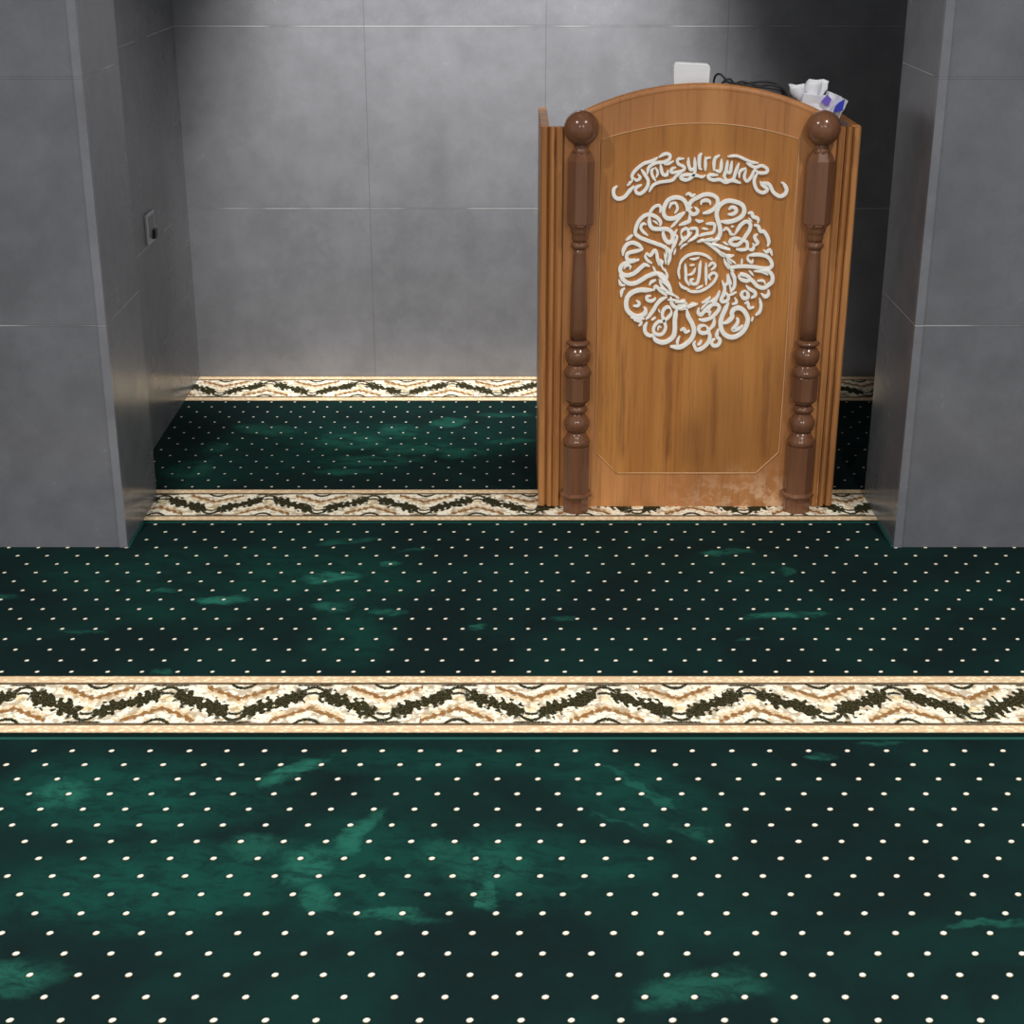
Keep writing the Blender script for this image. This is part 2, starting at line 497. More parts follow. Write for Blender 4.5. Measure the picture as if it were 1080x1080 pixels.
GREEN_D = lin((7, 28, 28)); GREEN_L = lin((38, 110, 92)); GREEN_M = lin((9, 54, 48))
def field_mat(name, x0, y0, blobs, edge=None, a=0.078, b=0.0547, mid=0.5, tilt=0.0, big=None, dr=1.0):
    """cut-pile green carpet with small pale dots on a staggered grid and brushed patches of nap"""
    m = NT(name, 0.95, 0.12)
    row = ((m.y - y0) / b + 0.5)
    ri = row.floor()
    wx = (m.noise(scale=6, detail=1) - 0.5) * 0.012
    u = ((m.x - x0 + wx) / a + ri * 0.5 + 0.5).fract() - 0.5
    v = row.fract() - 0.5
    du = u * a; dv = v * b - du * 0.18
    r = (du * du + dv * dv).sqrt()
    fn = (m.noise(scale=700, detail=1) - 0.5) * 0.003
    dot = m.sstep(r + fn, 0.0066 * dr, 0.0032 * dr)
    halo = m.sstep(r, 0.012, 0.006)
    # brushed nap
    wv = m.noise(scale=14, detail=4, rough=0.65) - 0.5
    wv2 = m.noise(m.vec(m.x + 7.3, m.y, m.z), scale=14, detail=4, rough=0.65) - 0.5
    px = m.x + wv * 0.09; py = m.y + wv2 * 0.07
    tot = None
    for cx, cy, rx, ry, ang, k in blobs:
        ca, sa = math.cos(math.radians(ang)), math.sin(math.radians(ang))
        ex = ((px - cx) * ca + (py - cy) * sa) / rx
        ey = ((py - cy) * ca - (px - cx) * sa) / ry
        g = m.sstep(ex * ex + ey * ey, 1.25, 0.1) * k
        tot = g if tot is None else tot.max(g)
    streaks = m.noise(m.vec(m.x * 8, m.y * 26, 0.0), scale=1.6, detail=4, rough=0.6)
    low = m.noise(scale=2.6, detail=4, rough=0.6, dist=0.5)
    c = m.mix(m.sstep(low, 0.38, 0.66) * mid, GREEN_D, GREEN_M)
    fib = m.noise(m.vec(m.x + m.y * 0.35, m.y * 1.8, 0.0), scale=13, detail=7, rough=0.74, dist=0.5)
    if big:
        bt = None
        for cx, cy, rx, ry, ang, k in big:
            ca, sa = math.cos(math.radians(ang)), math.sin(math.radians(ang))
            ex = ((px - cx) * ca + (py - cy) * sa) / rx
            ey = ((py - cy) * ca - (px - cx) * sa) / ry
            g = m.sstep(ex * ex + ey * ey, 1.4, 0.0) * k
            bt = g if bt is None else bt.max(g)
        c = m.mix((bt * (0.25 + m.sstep(low, 0.35, 0.6) * 0.35 + m.sstep(fib, 0.36, 0.62) * 0.55)).clamp(), c, lin((12, 70, 60)))
    if tot is not None:
        c = m.mix((tot * (0.3 + m.sstep(fib, 0.32, 0.62) * 0.75)).clamp(), c, GREEN_L)
    fz = m.noise(scale=420, detail=2)
    c = m.mix(m.sstep(fib, 0.54, 0.34) * 0.5, c, lin((6, 34, 34)))
    c = m.mix(m.sstep(fz, 0.35, 0.75) * 0.25, c, lin((4, 26, 24)))
    if edge is not None:
        c = m.mix(m.sstep(m.y, edge + 0.026, edge + 0.014) * 0.75, c, lin((3, 18, 16)))
    c = m.mix(halo * 0.35, c, lin((3, 20, 18)))
    spk = m.noise(scale=260, detail=1)
    c = m.mix(dot, c, m.mix((m.sstep(dv, 0.0, -0.004) * 0.6 + m.sstep(spk, 0.5, 0.65) * 0.25).clamp(), lin((252, 247, 232)), lin((206, 172, 122))))
    m.color(c)
    m.bump(fz + m.noise(scale=1100, detail=1), 0.5, 0.002)
    return m.m

def border_mat(name, y0, y1, P, xl, blur=1.0, tone=1.0):
    """woven floral zig-zag border: cream ground, dark olive leaf zig-zag, brown vine, beaded guard bands"""
    m = NT(name, 0.95, 0.1)
    n1 = m.noise(scale=95, detail=2, rough=0.6) - 0.5
    n2 = m.noise(m.vec(m.x + 3.1, m.y, 0.0), scale=95, detail=2, rough=0.6) - 0.5
    n3 = m.noise(scale=230, detail=2) - 0.5
    w = (m.y - y0) / (y1 - y0)
    u0 = ((m.x - xl) / P).fract()               # 0 low cup, .5 high cup
    ud = (u0 - 0.5).abs()                        # .5 at low, 0 at high
    tri = 1.0 - ud * 2.0                         # 0 low, 1 high
    sp = (((m.x - xl + n2 * 0.02) / 0.0185 + m.y * 12.0).fract() - 0.5).abs() * 2.0
    jag = (0.5 - sp) * 0.075
    zc = 0.30 + tri * 0.40
    dz = w - zc
    wn = n1 * 0.22
    lf = m.noise(m.vec(m.x + 9.0, m.y, 0.0), scale=72, detail=0) - 0.5
    # leaf zig-zag, broken at the cups
    mid = (tri - 0.5).abs()                      # 0 half way, .5 at cups
    thick = 0.108 + ((tri - 0.30) * 15.7 + 1.57).sin() * 0.022
    band = m.sstep(dz.abs() - thick + lf * 0.20 + jag, 0.012, -0.012)
    cut = m.sstep(mid + lf * 0.10, 0.425, 0.395)
    band = band * cut
    # work in mirrored coordinates so that low and high cups are alike
    hi = m.sstep(tri, 0.4999, 0.5001)
    wm = w + hi * (1.0 - w * 2.0)                # height measured from the cup's side
    du = (0.25 - (tri - 0.5).abs() * 0.5) * 1.0  # 0 at cup centre -> .25 half way
    # cup: dark outline under, small dark arc, tan heart
    cupc = (wm - 0.21 - du * du * 14.0)
    under = m.sstep(cupc.abs() + n3 * 0.05, 0.038, 0.018) * m.sstep(du, 0.10, 0.085)
    foot = m.sstep((wm - 0.175).abs() + n3 * 0.03, 0.02, 0.008) * m.sstep(du, 0.14, 0.11)
    arc = m.sstep((wm - 0.315 - du * du * 10.0).abs() + n3 * 0.03, 0.03, 0.014) * m.sstep(du, 0.052, 0.04)
    heart = m.sstep((wm - 0.41).abs(), 0.06, 0.02) * m.sstep(du, 0.055, 0.02)
    spr = (du - 0.10 + (wm - 0.36) * 0.10)
    spike = m.sstep(spr.abs() + n3 * 0.02, 0.022, 0.008) * m.sstep((wm - 0.34).abs(), 0.14, 0.09)
    # brown vine on the far side of each cup, chevron pointing at the cup
    vz = wm - (0.585 + du * 0.86)
    vine = m.sstep(vz.abs() + n1 * 0.12 + (sp - 0.5) * 0.03, 0.048, 0.018)
    vine2 = m.sstep((vz + 0.055).abs() + n1 * 0.10 + (sp - 0.5) * 0.05, 0.055, 0.02) * 0.5
    # small dark arc at the guard band beyond the chevron
    far = m.sstep((wm - 0.775 - du * du * 11.0).abs() + n3 * 0.05, 0.036, 0.018) * m.sstep(du, 0.10, 0.085)
    cream = m.mix(m.sstep(n1, 0.02, 0.16), lin((255, 249, 230)), lin((236, 208, 160)))
    dark = m.mix(m.sstep(n3, -0.05, 0.1), lin((30, 28, 16)), lin((78, 74, 46)))
    c = m.mix(heart * 0.6, cream, lin((236, 206, 140)))
    c = m.mix(vine2.clamp(), c, lin((212, 168, 96)))
    c = m.mix(vine * 0.95, c, lin((142, 92, 30)))
    # fine dark outlines between scallops
    sc = m.voro(m.vec(m.x, m.y, 0.0), scale=58)
    c = m.mix(m.sstep(sc, 0.56, 0.74) * 0.55, c, lin((150, 118, 76)))
    dk = band.max(under).max(foot).max(arc).max(spike * 0.9).max(far)
    c = m.mix(dk.clamp(), c, dark)
    # guard bands
    g = m.sstep((w - 0.5).abs(), 0.355, 0.365)
    bead = m.sstep(m.voro(m.vec(m.x * 1.0, m.y * 1.4, 0.0), scale=75), 0.25, 0.55)
    gc = m.mix(bead * 0.5, lin((252, 234, 198)), lin((200, 150, 98)))
    c = m.mix(g, c, gc)
    c = m.mix(m.sstep(((w - 0.5).abs() - 0.358).abs(), 0.030, 0.012) * 0.9, c, lin((70, 48, 20)))
    c = m.mix(m.sstep((w - 0.5).abs(), 0.475, 0.497) * 0.55, c, lin((120, 80, 44)))
    m.color(c)
    m.bump(m.noise(scale=900, detail=1) + n1, 0.4, 0.002)
    return m.m

def plain(name, c, rough=0.5, spec=0.5, metal=0.0, var=0.06):
    m = NT(name, rough, spec)
    n = m.noise(scale=40, detail=3)
    d = tuple(max(0, v * (1 - var)) for v in c[:3]) + (1,)
    m.color(m.mix(n, c, d))
    m.b.inputs['Metallic'].default_value = metal
    return m.m

M_WOOD_PANEL = wood_mat('wood_front', lin((172, 111, 52)), lin((106, 62, 30)), lin((192, 130, 65)), rough=0.42, worn=True,
    streak=[(0.305, 0.12, 0.50, 0.016, .45), (0.433, 0.12, 0.50, 0.015, .6), (0.56, 0.12, 0.46, 0.015, .45), (0.70, 0.12, 0.50, 0.016, .5), (0.50, 0.10, 0.3, 0.05, .35)])
M_WOOD_FRAME = wood_mat('wood_frame', lin((182, 120, 68)), lin((124, 76, 42)), lin((200, 138, 82)), rough=0.42, worn=True)
M_WOOD_SIDE = wood_mat('wood_side', lin((160, 104, 54)), lin((90, 54, 28)), lin((194, 135, 80)), rough=0.36)
M_WOOD_POST = wood_mat('wood_post', lin((112, 74, 52)), lin((74, 46, 32)), lin((132, 90, 64)), rough=0.12)
M_WOOD_IN = wood_mat('wood_inside', lin((128, 84, 52)), lin((92, 58, 36)), lin((148, 100, 62)), rough=0.5)
M_WHITE = plain('cut_out_white', lin((255, 252, 244)), 0.45, var=0.02)
M_INLAY = plain('inlay_pale', lin((208, 160, 110)), 0.35)
M_PLASTIC = plain('white_plastic', lin((250, 250, 252)), 0.3)
M_TISSUE = plain('white_film', lin((246, 246, 252)), 0.35)
M_BLUE = plain('blue_print', lin((52, 62, 190)), 0.35)
M_VIOLET = plain('violet_print', lin((120, 96, 206)), 0.35)
M_CABLE = plain('black_rubber', lin((28, 30, 30)), 0.45)
M_METAL = plain('brushed_metal', lin((190, 192, 196)), 0.35, metal=0.6)
M_BLACK = plain('black_plastic', lin((12, 12, 14)), 0.4)
M_GREY = plain('grey_plastic', lin((120, 122, 126)), 0.4)
M_SLAB = plain('concrete_slab', lin((96, 96, 94)), 0.9)
M_CEIL = plain('ceiling_paint', lin((226, 226, 224)), 0.9)
M_EDGE = wall_mat('tile_trim', 'x', None, 1.25)
M_EDGE_LIT = plain('carpet_edge_lit', lin((36, 88, 78)), 0.9, 0.1, var=0.35)  # paler green: light caught along the carpet edge, put into the colour
def emis(name, col, s):
    m = bpy.data.materials.new(name); m.use_nodes = True
    b = m.node_tree.nodes['Principled BSDF']
    b.inputs['Emission Color'].default_value = col; b.inputs['Emission Strength'].default_value = s
    b.inputs['Base Color'].default_value = (0.8, 0.8, 0.8, 1)
    return m
# ------------------------------------------------------------------ the room
XR = 1.011; YF = 3.818; YREV = 4.19; YB = 5.395; XN = 1.11; XNR = 1.45; CEIL = 2.85; XW = 3.3
def structure(name, bm, mat):
    o = mesh_obj(name, bm, mat); tag(o, kind='structure'); return o
bm = bmesh.new(); box(bm, -XW, XW, 0.2, YB + 0.1, -0.11, -0.011); structure('floor', bm, M_SLAB)
bm = bmesh.new(); box(bm, -XW, XW, -2.2, YB + 0.1, CEIL, CEIL + 0.1); structure('ceiling', bm, M_CEIL)
bm = bmesh.new(); box(bm, -XN - 0.0, XNR, YB, YB + 0.1, -0.011, CEIL); structure('wall_back', bm, wall_mat('tile_back_lit', 'x', (-0.483, 0.117, 0.717), 1.35))  # same tile as the piers, stronger light on this wall raised into its tone
bm = bmesh.new(); box(bm, -XW, -XN, YREV + 0.0, YB + 0.1, -0.011, CEIL); structure('wall_niche_left', bm, wall_mat('tile_niche_left', 'y', (4.196,)))
bm = bmesh.new(); box(bm, XNR, XW, YREV + 0.0, YB + 0.1, -0.011, CEIL); structure('wall_niche_right', bm, wall_mat('tile_niche_right', 'y', (4.796,)))
def pier(name, s):
    """pier at the niche mouth with a chamfered corner"""
    bm = bmesh.new()
    ch = 0.011
    pts = [(s * (XR + ch), YF), (s * XR, YF + ch * 0.6), (s * XR, YREV), (s * XW, YREV), (s * XW, YF)]
    prism(bm, pts, 'Z', -0.011, CEIL)
    return structure(name, bm, wall_mat('tile_' + name, 'x', (s * 1.61, s * 2.21), 1.0))
pier('wall_front_left', -1); pier('wall_front_right', 1)
# pale corner trims standing on the outer corner of each pier
for s, n in ((-1, 'trim_1'), (1, 'trim_2')):
    bm = bmesh.new()
    x = s * (XR - 0.001); k = s
    pts = [(x, YF - 0.003), (x + k * 0.021, YF - 0.003), (x + k * 0.021, YF + 0.001), (x + k * 0.0165, YF - 0.0), (x + k * 0.002, YF + 0.014), (x, YF + 0.014)]
    prism(bm, pts, 'Z', 0.0, CEIL)
    structure(n, bm, M_EDGE)

# ------------------------------------------------------------------ carpets
def carpet(label, outline_pts, y_lo, y_split, y_hi, fmat, bmat, base):
    t = empty('prayer_carpet', (0, base, 0), label, 'carpet', None)
    return t
def slab(name, pts, mat, parent, z1=0.0, z0=-0.0105):
    bm = bmesh.new(); prism(bm, pts, 'Z', z0, z1)
    # keep the material's coordinates = place coordinates
    me = bpy.data.meshes.new(name)
    bmesh.ops.recalc_face_normals(bm, faces=bm.faces)
    bm.to_mesh(me); bm.free(); me.materials.append(mat)
    o = bpy.data.objects.new(name, me); link(o, parent)
    return o
def carpet_root(label):
    return empty('prayer_carpet', (0, 0, 0), label, 'carpet')
W = 2.6
LX = -W; RX = W
# A: nearest roll
A0, A1 = 1.62, 2.8035
t = carpet_root('green dotted carpet at the very bottom, brushed with many pale patches, below the widest border')
slab('dotted_field', [(LX, A0), (RX, A0), (RX, A1), (LX, A1)], field_mat('field_a', -.7265, 2.2177,
    [(-.425,2.68,.085,.028,40,.75), (-.86,2.60,.06,.06,30,.6), (-.28,2.46,.03,.09,-25,.65), (-.36,2.36,.05,.07,-20,.6), (-.335,2.26,.035,.05,15,.55), (-.2,2.215,.10,.018,-8,.5),
     (-.035,2.27,.02,.05,10,.7), (-.04,2.36,.08,.08,0,.28), (-.13,2.40,.05,.04,30,.32), (-.46,2.42,.07,.05,0,.35), (.62,2.735,.03,.015,0,.5), (.75,2.79,.05,.012,0,.4),
     (.25,2.62,.012,.12,38,.35), (.20,2.50,.008,.08,50,.25), (.33,2.47,.02,.05,40,.3), (.80,2.19,.08,.01,5,.4), (-.8,2.05,.1,.05,0,.5),(.3,2.02,.12,.05,15,.4)],
    b=.0541, mid=0.5, big=[(-.7,2.6,.32,.16,0,.8), (-.62,2.3,.3,.14,10,.75), (-.25,2.35,.18,.2,0,.6), (0.0,2.35,.16,.14,0,.75), (.22,2.62,.12,.26,40,.5), (.15,2.36,.14,.07,0,.5), (-.2,2.72,.4,.05,0,.45)]), t)
slab('lit_edge', [(LX, A1), (RX, A1), (RX, A1 + 0.008), (LX, A1 + 0.008)], M_EDGE_LIT, t, 0.0012)  # seam edge catching the light, painted as a paler strip
# B: between the closest border and the niche mouth
B0, Bs, B1 = 2.812, 3.083, 3.99
t = carpet_root('green dotted carpet in front of the two grey piers, with the widest cream border')
slab('plain_selvedge', [(LX, B0), (RX, B0), (RX, 2.832), (LX, 2.832)], plain('selvedge', lin((5, 30, 26)), 0.95, 0.1, var=.3), t)
slab('patterned_border', [(LX, 2.832), (RX, 2.832), (RX, Bs), (LX, Bs)], border_mat('border_b', 2.832, Bs, .3125, -.893), t)
slab('dotted_field', [(LX, Bs), (RX, Bs), (RX, YF), (XR, YF), (XR, B1), (-XR, B1), (-XR, YF), (LX, YF)], field_mat('field_b', -.9727, 3.1038,
    [(-.455,3.62,.085,.040,8,.95), (-.71,3.485,.075,.026,4,1.0), (-.86,3.54,.04,.015,0,.6), (-.31,3.705,.03,.022,0,.9), (-.425,3.45,.05,.035,0,.6), (-.295,3.41,.045,.024,0,.55),
     (-.075,3.335,.03,.014,0,.6), (-.43,3.86,.10,.02,15,.4), (-1.0,3.31,.06,.012,-5,.45), (.56,3.785,.08,.022,8,.6), (.705,3.655,.02,.03,0,.5), (.65,3.395,.11,.020,4,.75), (.13,3.38,.04,.014,0,.4),
     (-.78,3.105,.03,.012,0,.4), (-.25,3.80,.05,.01,20,.35), (.55,3.27,.04,.01,0,.3), (-1.3,3.5,.1,.03,0,.6),(1.35,3.45,.1,.03,0,.5)], mid=.45,
     big=[(-.5,3.6,.3,.2,0,.45), (-.75,3.5,.3,.15,0,.3), (-.37,3.3,.12,.2,0,.45), (-.8,3.75,.25,.08,0,.35),(-.95,3.62,.3,.12,0,.35), (.6, 3.7, .15, .12, 0, .25)], dr=0.9), t)
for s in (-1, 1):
    slab('lit_edge', [(s * XR, YF), (s * (XR - 0.007), YF), (s * (XR - 0.007), B1), (s * XR, B1)][::s], M_EDGE_LIT, t, 0.004)
slab('lit_edge', [(-XR + 0.008, B1), (XR - 0.008, B1), (XR - 0.008, B1 + 0.006), (-XR + 0.008, B1 + 0.006)], M_EDGE_LIT, t, 0.001)
# C: inside the niche, lies under the pulpit
C0, C0b, Cs, C1 = 3.997, 4.009, 4.249, 5.108
t = carpet_root('green dotted carpet inside the niche, its patterned border under the wooden pulpit')
slab('plain_selvedge', [(-XR, C0), (XR, C0), (XR, C0b), (-XR, C0b)], plain('selvedge_niche', lin((5, 30, 26)), 0.95, 0.1, var=.3), t)
slab('patterned_border', [(-XR, C0b), (XR, C0b), (XR, YREV), (XNR, YREV), (XNR, Cs), (-XN, Cs), (-XN, YREV), (-XR, YREV)], border_mat('border_c', C0b, Cs, .298, -.838), t)
slab('dotted_field', [(-XN, Cs), (XNR, Cs), (XNR, C1), (-XN, C1)], field_mat('field_c', -1.006, 4.382,
    [(-.79,4.80,.12,.06,-15,.4), (-.96,4.42,.07,.09,-25,.4), (-.92,4.62,.05,.06,0,.3), (-.50,4.68,.13,.09,0,.42), (-.30,4.60,.14,.07,15,.42), (-.14,4.57,.09,.06,10,.5), (-.20,4.87,.07,.06,25,.5),
     (-.50,4.40,.10,.035,0,.5), (-.36,4.78,.07,.08,0,.45), (.0,4.68,.10,.03,8,.4), (-.42,4.5,.16,.05,0,.4), (-.02,4.95,.1,.03,0,.3)], mid=.4,
    big=[(-.4,4.62,.45,.28,0,.45), (-.9,4.5,.15,.3,0,.3)], dr=0.72), t)
# D: the last strip against the back wall
t = carpet_root('narrow strip of cream patterned carpet along the foot of the back wall')
slab('patterned_border', [(-XN, C1 + 0.001), (XNR, C1 + 0.001), (XNR, YB), (-XN, YB)], border_mat('border_d', C1 + 0.001, YB, .32, -.686), t)

# ------------------------------------------------------------------ the pulpit
CXP = 0.490; PY = 4.115; PH = 1.049
P = empty('pulpit', (CXP, 4.3, 0.0), 'tall brown wooden pulpit with two turned posts and white calligraphy on its arched front', 'pulpit')
def part(name, bm, mat, parent=P, smooth=False, label=None):
    o = mesh_obj(name, bm, mat, parent, smooth)
    if label: o['label'] = label
    return o
# front panel: arched board
def arch_z(x, top=1.1465, R=0.70): 
    d = x - CXP
    return top - R + math.sqrt(R * R - d * d)
xs0, xs1 = CXP - 0.372, CXP + 0.372
xa = 0.325
outl = [(xs0, 0.0), (xs1, 0.0), (xs1, 1.045), (CXP + xa, 1.045)]
N = 40
for i in range(N + 1):
    x = CXP + xa - 2 * xa * i / N
    outl.append((x, arch_z(x)))
outl += [(CXP - xa, 1.045), (xs0, 1.045)]
bm = bmesh.new(); prism(bm, outl, 'Y', PY, PY + 0.022)
part('front_panel', bm, M_WOOD_FRAME)
# rounded arch rim
bm = bmesh.new()
tube(bm, [(CXP + xa * (1 - 2 * i / N), PY + 0.011, arch_z(CXP + xa * (1 - 2 * i / N)) - 0.003) for i in range(N + 1)], 0.0125, 10)
part('arched_rim', bm, M_WOOD_FRAME, smooth=True)
# inset field of more golden veneer inside the fine line
def fline(off=0.0):
    x0, x1 = 0.2345 + off, 0.7455 - off
    pts = [(x0 + 0.062, 0.100 + off), (x1 - 0.062, 0.100 + off), (x1, 0.163 + off * .4), (x1, 1.014)]
    for i in range(1, 24):
        x = x1 + (x0 - x1) * i / 24
        d = (x - CXP) / ((x1 - x0) / 2)
        pts.append((x, 1.0155 + 0.0405 * (1 - d * d) - off))
    pts += [(x0, 1.014), (x0, 0.163 + off * .4)]
    return pts
bm = bmesh.new(); prism(bm, fline(), 'Y', PY - 0.0012, PY + 0.001)
part('inset_field', bm, M_WOOD_PANEL, label='golden brown veneer field inside the fine outline')
bm = bmesh.new()
L = fline(); L2 = []
for a, b in zip(L, L[1:] + L[:1]):
    for k in range(4): L2.append((a[0] + (b[0] - a[0]) * k / 4, PY - 0.0012, a[1] + (b[1] - a[1]) * k / 4))
L2.append(L2[0])
tube(bm, L2, 0.0017, 6)
part('inlay_line', bm, M_INLAY, smooth=True, label='pale outline with clipped lower corners')
# side panels with beaded front edges
for s in (-1, 1):
    xo = CXP + s * 0.412; xi = CXP + s * 0.390
    bm = bmesh.new(); box(bm, min(xo, xi), max(xo, xi), PY + 0.012, 4.50, 0.0, PH, 0.002)
    part('side_panel', bm, M_WOOD_SIDE)
    bm = bmesh.new()
    # moulding profile from the outside to the post
    px = [(0.412, .018), (0.412, .004), (0.408, .0), (0.397, .0), (0.394, .004), (0.3925, .012), (0.390, .012), (0.3885, .001), (0.384, -.004), (0.378, -.004), (0.3745, .001), (0.373, .009),
          (0.370, .009), (0.3685, .002), (0.364, -.001), (0.356, -.001), (0.352, .004), (0.350, .010), (0.350, .018)]
    prism(bm, [(CXP + s * a, PY - 0.006 + b) for a, b in px][::s], 'Z', 0.004, PH - 0.002)
    part('edge_moulding', bm, M_WOOD_SIDE)
# turned posts
zB = lambda *a: a
def post(cx):
    cy = 4.088
    bm = bmesh.new()
    O = lambda pr: rings(bm, cx, cy, pr, 8, 0.5)
    R = lambda pr: rings(bm, cx, cy, pr, 32)
    O([(.037, 0.0), (.037, .044)])
    O([(.040, .044), (.0465, .048), (.0465, .053), (.040, .058)])
    O([(.0378, .057), (.0378, .193)])
    R([(.030, .190), (.036, .196), (.0375, .205), (.034, .213), (.028, .222), (.0255, .233)])
    R([(.0255, .232), (.031, .240), (.0345, .252), (.0345, .262), (.030, .272), (.023, .281), (.0205, .288)])
    R([(.0205, .286), (.027, .291), (.0290, .297), (.026, .303), (.020, .309)])
    R([(.020, .307), (.024, .314), (.031, .320)])
    O([(.031, .319), (.0362, .325), (.0362, .388), (.033, .392)])
    R([(.031, .388), (.036, .392), (.0375, .400), (.034, .409), (.028, .417), (.0255, .424)])
    R([(.0255, .423), (.031, .430), (.0345, .442), (.0345, .454), (.030, .463), (.024, .470), (.021, .474)])
    R([(.021, .472), (.027, .476), (.0318, .480), (.032, .484), (.026, .488), (.0225, .491)])
    R([(.0225, .489), (.0232, .530), (.0228, .580), (.0208, .64), (.0185, .69), (.0168, .725), (.0175, .737)])
    R([(.0175, .735), (.0225, .741), (.0240, .746), (.0225, .751), (.018, .756)])
    R([(.018, .755), (.0215, .765), (.0205, .772), (.023, .778), (.026, .785), (.0255, .790), (.030, .797), (.034, .803)])
    O([(.0330, .800), (.0372, .806), (.0372, .966), (.026, .988)])
    R([(.026, .986), (.019, .994), (.0175, 1.001), (.020, 1.008)])
    o = part('turned_post', bm, M_WOOD_POST)
    for p in o.data.polygons:
        if len(p.vertices) == 4 and p.area < 0.00025: p.use_smooth = True
    bm = bmesh.new()
    bmesh.ops.create_uvsphere(bm, u_segments=40, v_segments=24, radius=0.0452)
    bmesh.ops.translate(bm, verts=bm.verts, vec=(cx, cy - 0.002, 1.0475))
    f = part('ball_finial', bm, M_WOOD_POST, o, smooth=True)
    return o
post(0.1815); post(0.7985)
# inside: ledge, sloping desk, shelf, kick board
bm = bmesh.new(); box(bm, CXP - 0.389, CXP + 0.389, PY + 0.0225, PY + 0.105, 1.018, 1.034, 0.002)
part('top_ledge', bm, M_WOOD_IN)
bm = bmesh.new(); prism(bm, [(PY + 0.105, 1.018), (PY + 0.105, 1.034), (4.49, 0.93), (4.49, 0.914)], 'X', CXP - 0.389, CXP + 0.389)
part('sloping_desk', bm, M_WOOD_IN)
bm = bmesh.new(); box(bm, CXP - 0.389, CXP + 0.389, PY + 0.0225, 4.48, 0.5, 0.518)
part('shelf', bm, M_WOOD_IN)
bm = bmesh.new(); box(bm, CXP - 0.389, CXP + 0.389, PY + 0.0225, 4.48, 0.012, 0.03)
part('floor_board', bm, M_WOOD_IN)
# calligraphy, raised cut-out strokes
PXM = 1 / 405.0
def art(name, key, k, label):   # stroke widths follow the lettering
    bm = bmesh.new()
    for i, (w, pts) in enumerate(STROKES[key]):
        ribbon(bm, [(x / 1000.0, z / 1000.0) for x, z in pts], w * k * PXM, PY - 0.0072 - 0.00003 * i, PY - 0.001)
    return part(name, bm, M_WHITE, label=label)
art('name_lettering', 'lettering', 0.98, 'arched white blackletter lettering')
art('round_calligraphy', 'medallion', 0.98, 'white ring of calligraphy')
art('centre_monogram', 'monogram', 1.05, 'small round white monogram inside the ring')

# ------------------------------------------------------------------ things on the pulpit
ZL = 1.034
t = empty('router_box', (0.466, 4.178, ZL), 'upright white plastic box with rounded corners on top of the pulpit, above the arch', 'router')
bm = bmesh.new()
pts = []
hw, hh = 0.0455, 0.168
def rr(cx, cz, r, a0, a1, n=6):
    return [(cx + r * math.cos(math.radians(a0 + (a1 - a0) * i / n)), cz + r * math.sin(math.radians(a0 + (a1 - a0) * i / n))) for i in range(n + 1)]
pts = [(-hw + 0.003, 0.0), (hw - 0.003, 0.0)] + rr(hw - 0.010, hh - 0.014, 0.011, 0, 80) + rr(-hw + 0.010, hh - 0.010, 0.011, 95, 180)
prism(bm, [(0.466 + a, ZL + b) for a, b in pts], 'Y', 4.164, 4.192)
bmesh.ops.bevel(bm, geom=[e for e in bm.edges if abs(e.verts[0].co.y - e.verts[1].co.y) < 1e-6], offset=0.003, segments=2, profile=.5, affect='EDGES')
mesh_obj('casing', bm, M_PLASTIC, t)
bm = bmesh.new(); box(bm, 0.4825, 0.4865, 4.1632, 4.1642, ZL + 0.1128, ZL + 0.1140); box(bm, 0.4839, 0.4851, 4.1630, 4.1642, ZL + 0.1105, ZL + 0.1165)
mesh_obj('indicator_mark', bm, M_GREY, t)
# cable
bm = bmesh.new()
c1 = [(0.505, 4.19, 1.07), (0.523, 4.195, 1.12), (0.528, 4.185, 1.163), (0.540, 4.175, 1.172), (0.556, 4.165, 1.158), (0.572, 4.16, 1.148), (0.592, 4.162, 1.154), (0.615, 4.165, 1.150), (0.64, 4.16, 1.144), (0.665, 4.165, 1.146), (0.69, 4.165, 1.142), (0.708, 4.165, 1.130), (0.722, 4.165, 1.10), (0.728, 4.17, 1.06), (0.722, 4.18, 1.037)]
tube(bm, smooth3(c1), 0.0028)
c2 = [(0.54, 4.195, 1.037), (0.535, 4.19, 1.09), (0.545, 4.178, 1.145), (0.565, 4.172, 1.160), (0.585, 4.175, 1.140), (0.61, 4.18, 1.148), (0.65, 4.178, 1.152), (0.68, 4.172, 1.150), (0.70, 4.17, 1.136), (0.712, 4.18, 1.10), (0.705, 4.19, 1.037)]
tube(bm, smooth3(c2), 0.0026)
c3 = [(0.60, 4.19, 1.037), (0.575, 4.18, 1.10), (0.548, 4.17, 1.150), (0.57, 4.16, 1.152), (0.62, 4.158, 1.143), (0.67, 4.158, 1.138), (0.70, 4.162, 1.128), (0.71, 4.175, 1.09), (0.69, 4.19, 1.037)]
tube(bm, smooth3(c3), 0.0024)
o = mesh_obj('cable', bm, M_CABLE, smooth=True, org=(0.62, 4.17, ZL))
tag(o, 'tangled black cable draped along the top of the pulpit arch', 'cable')
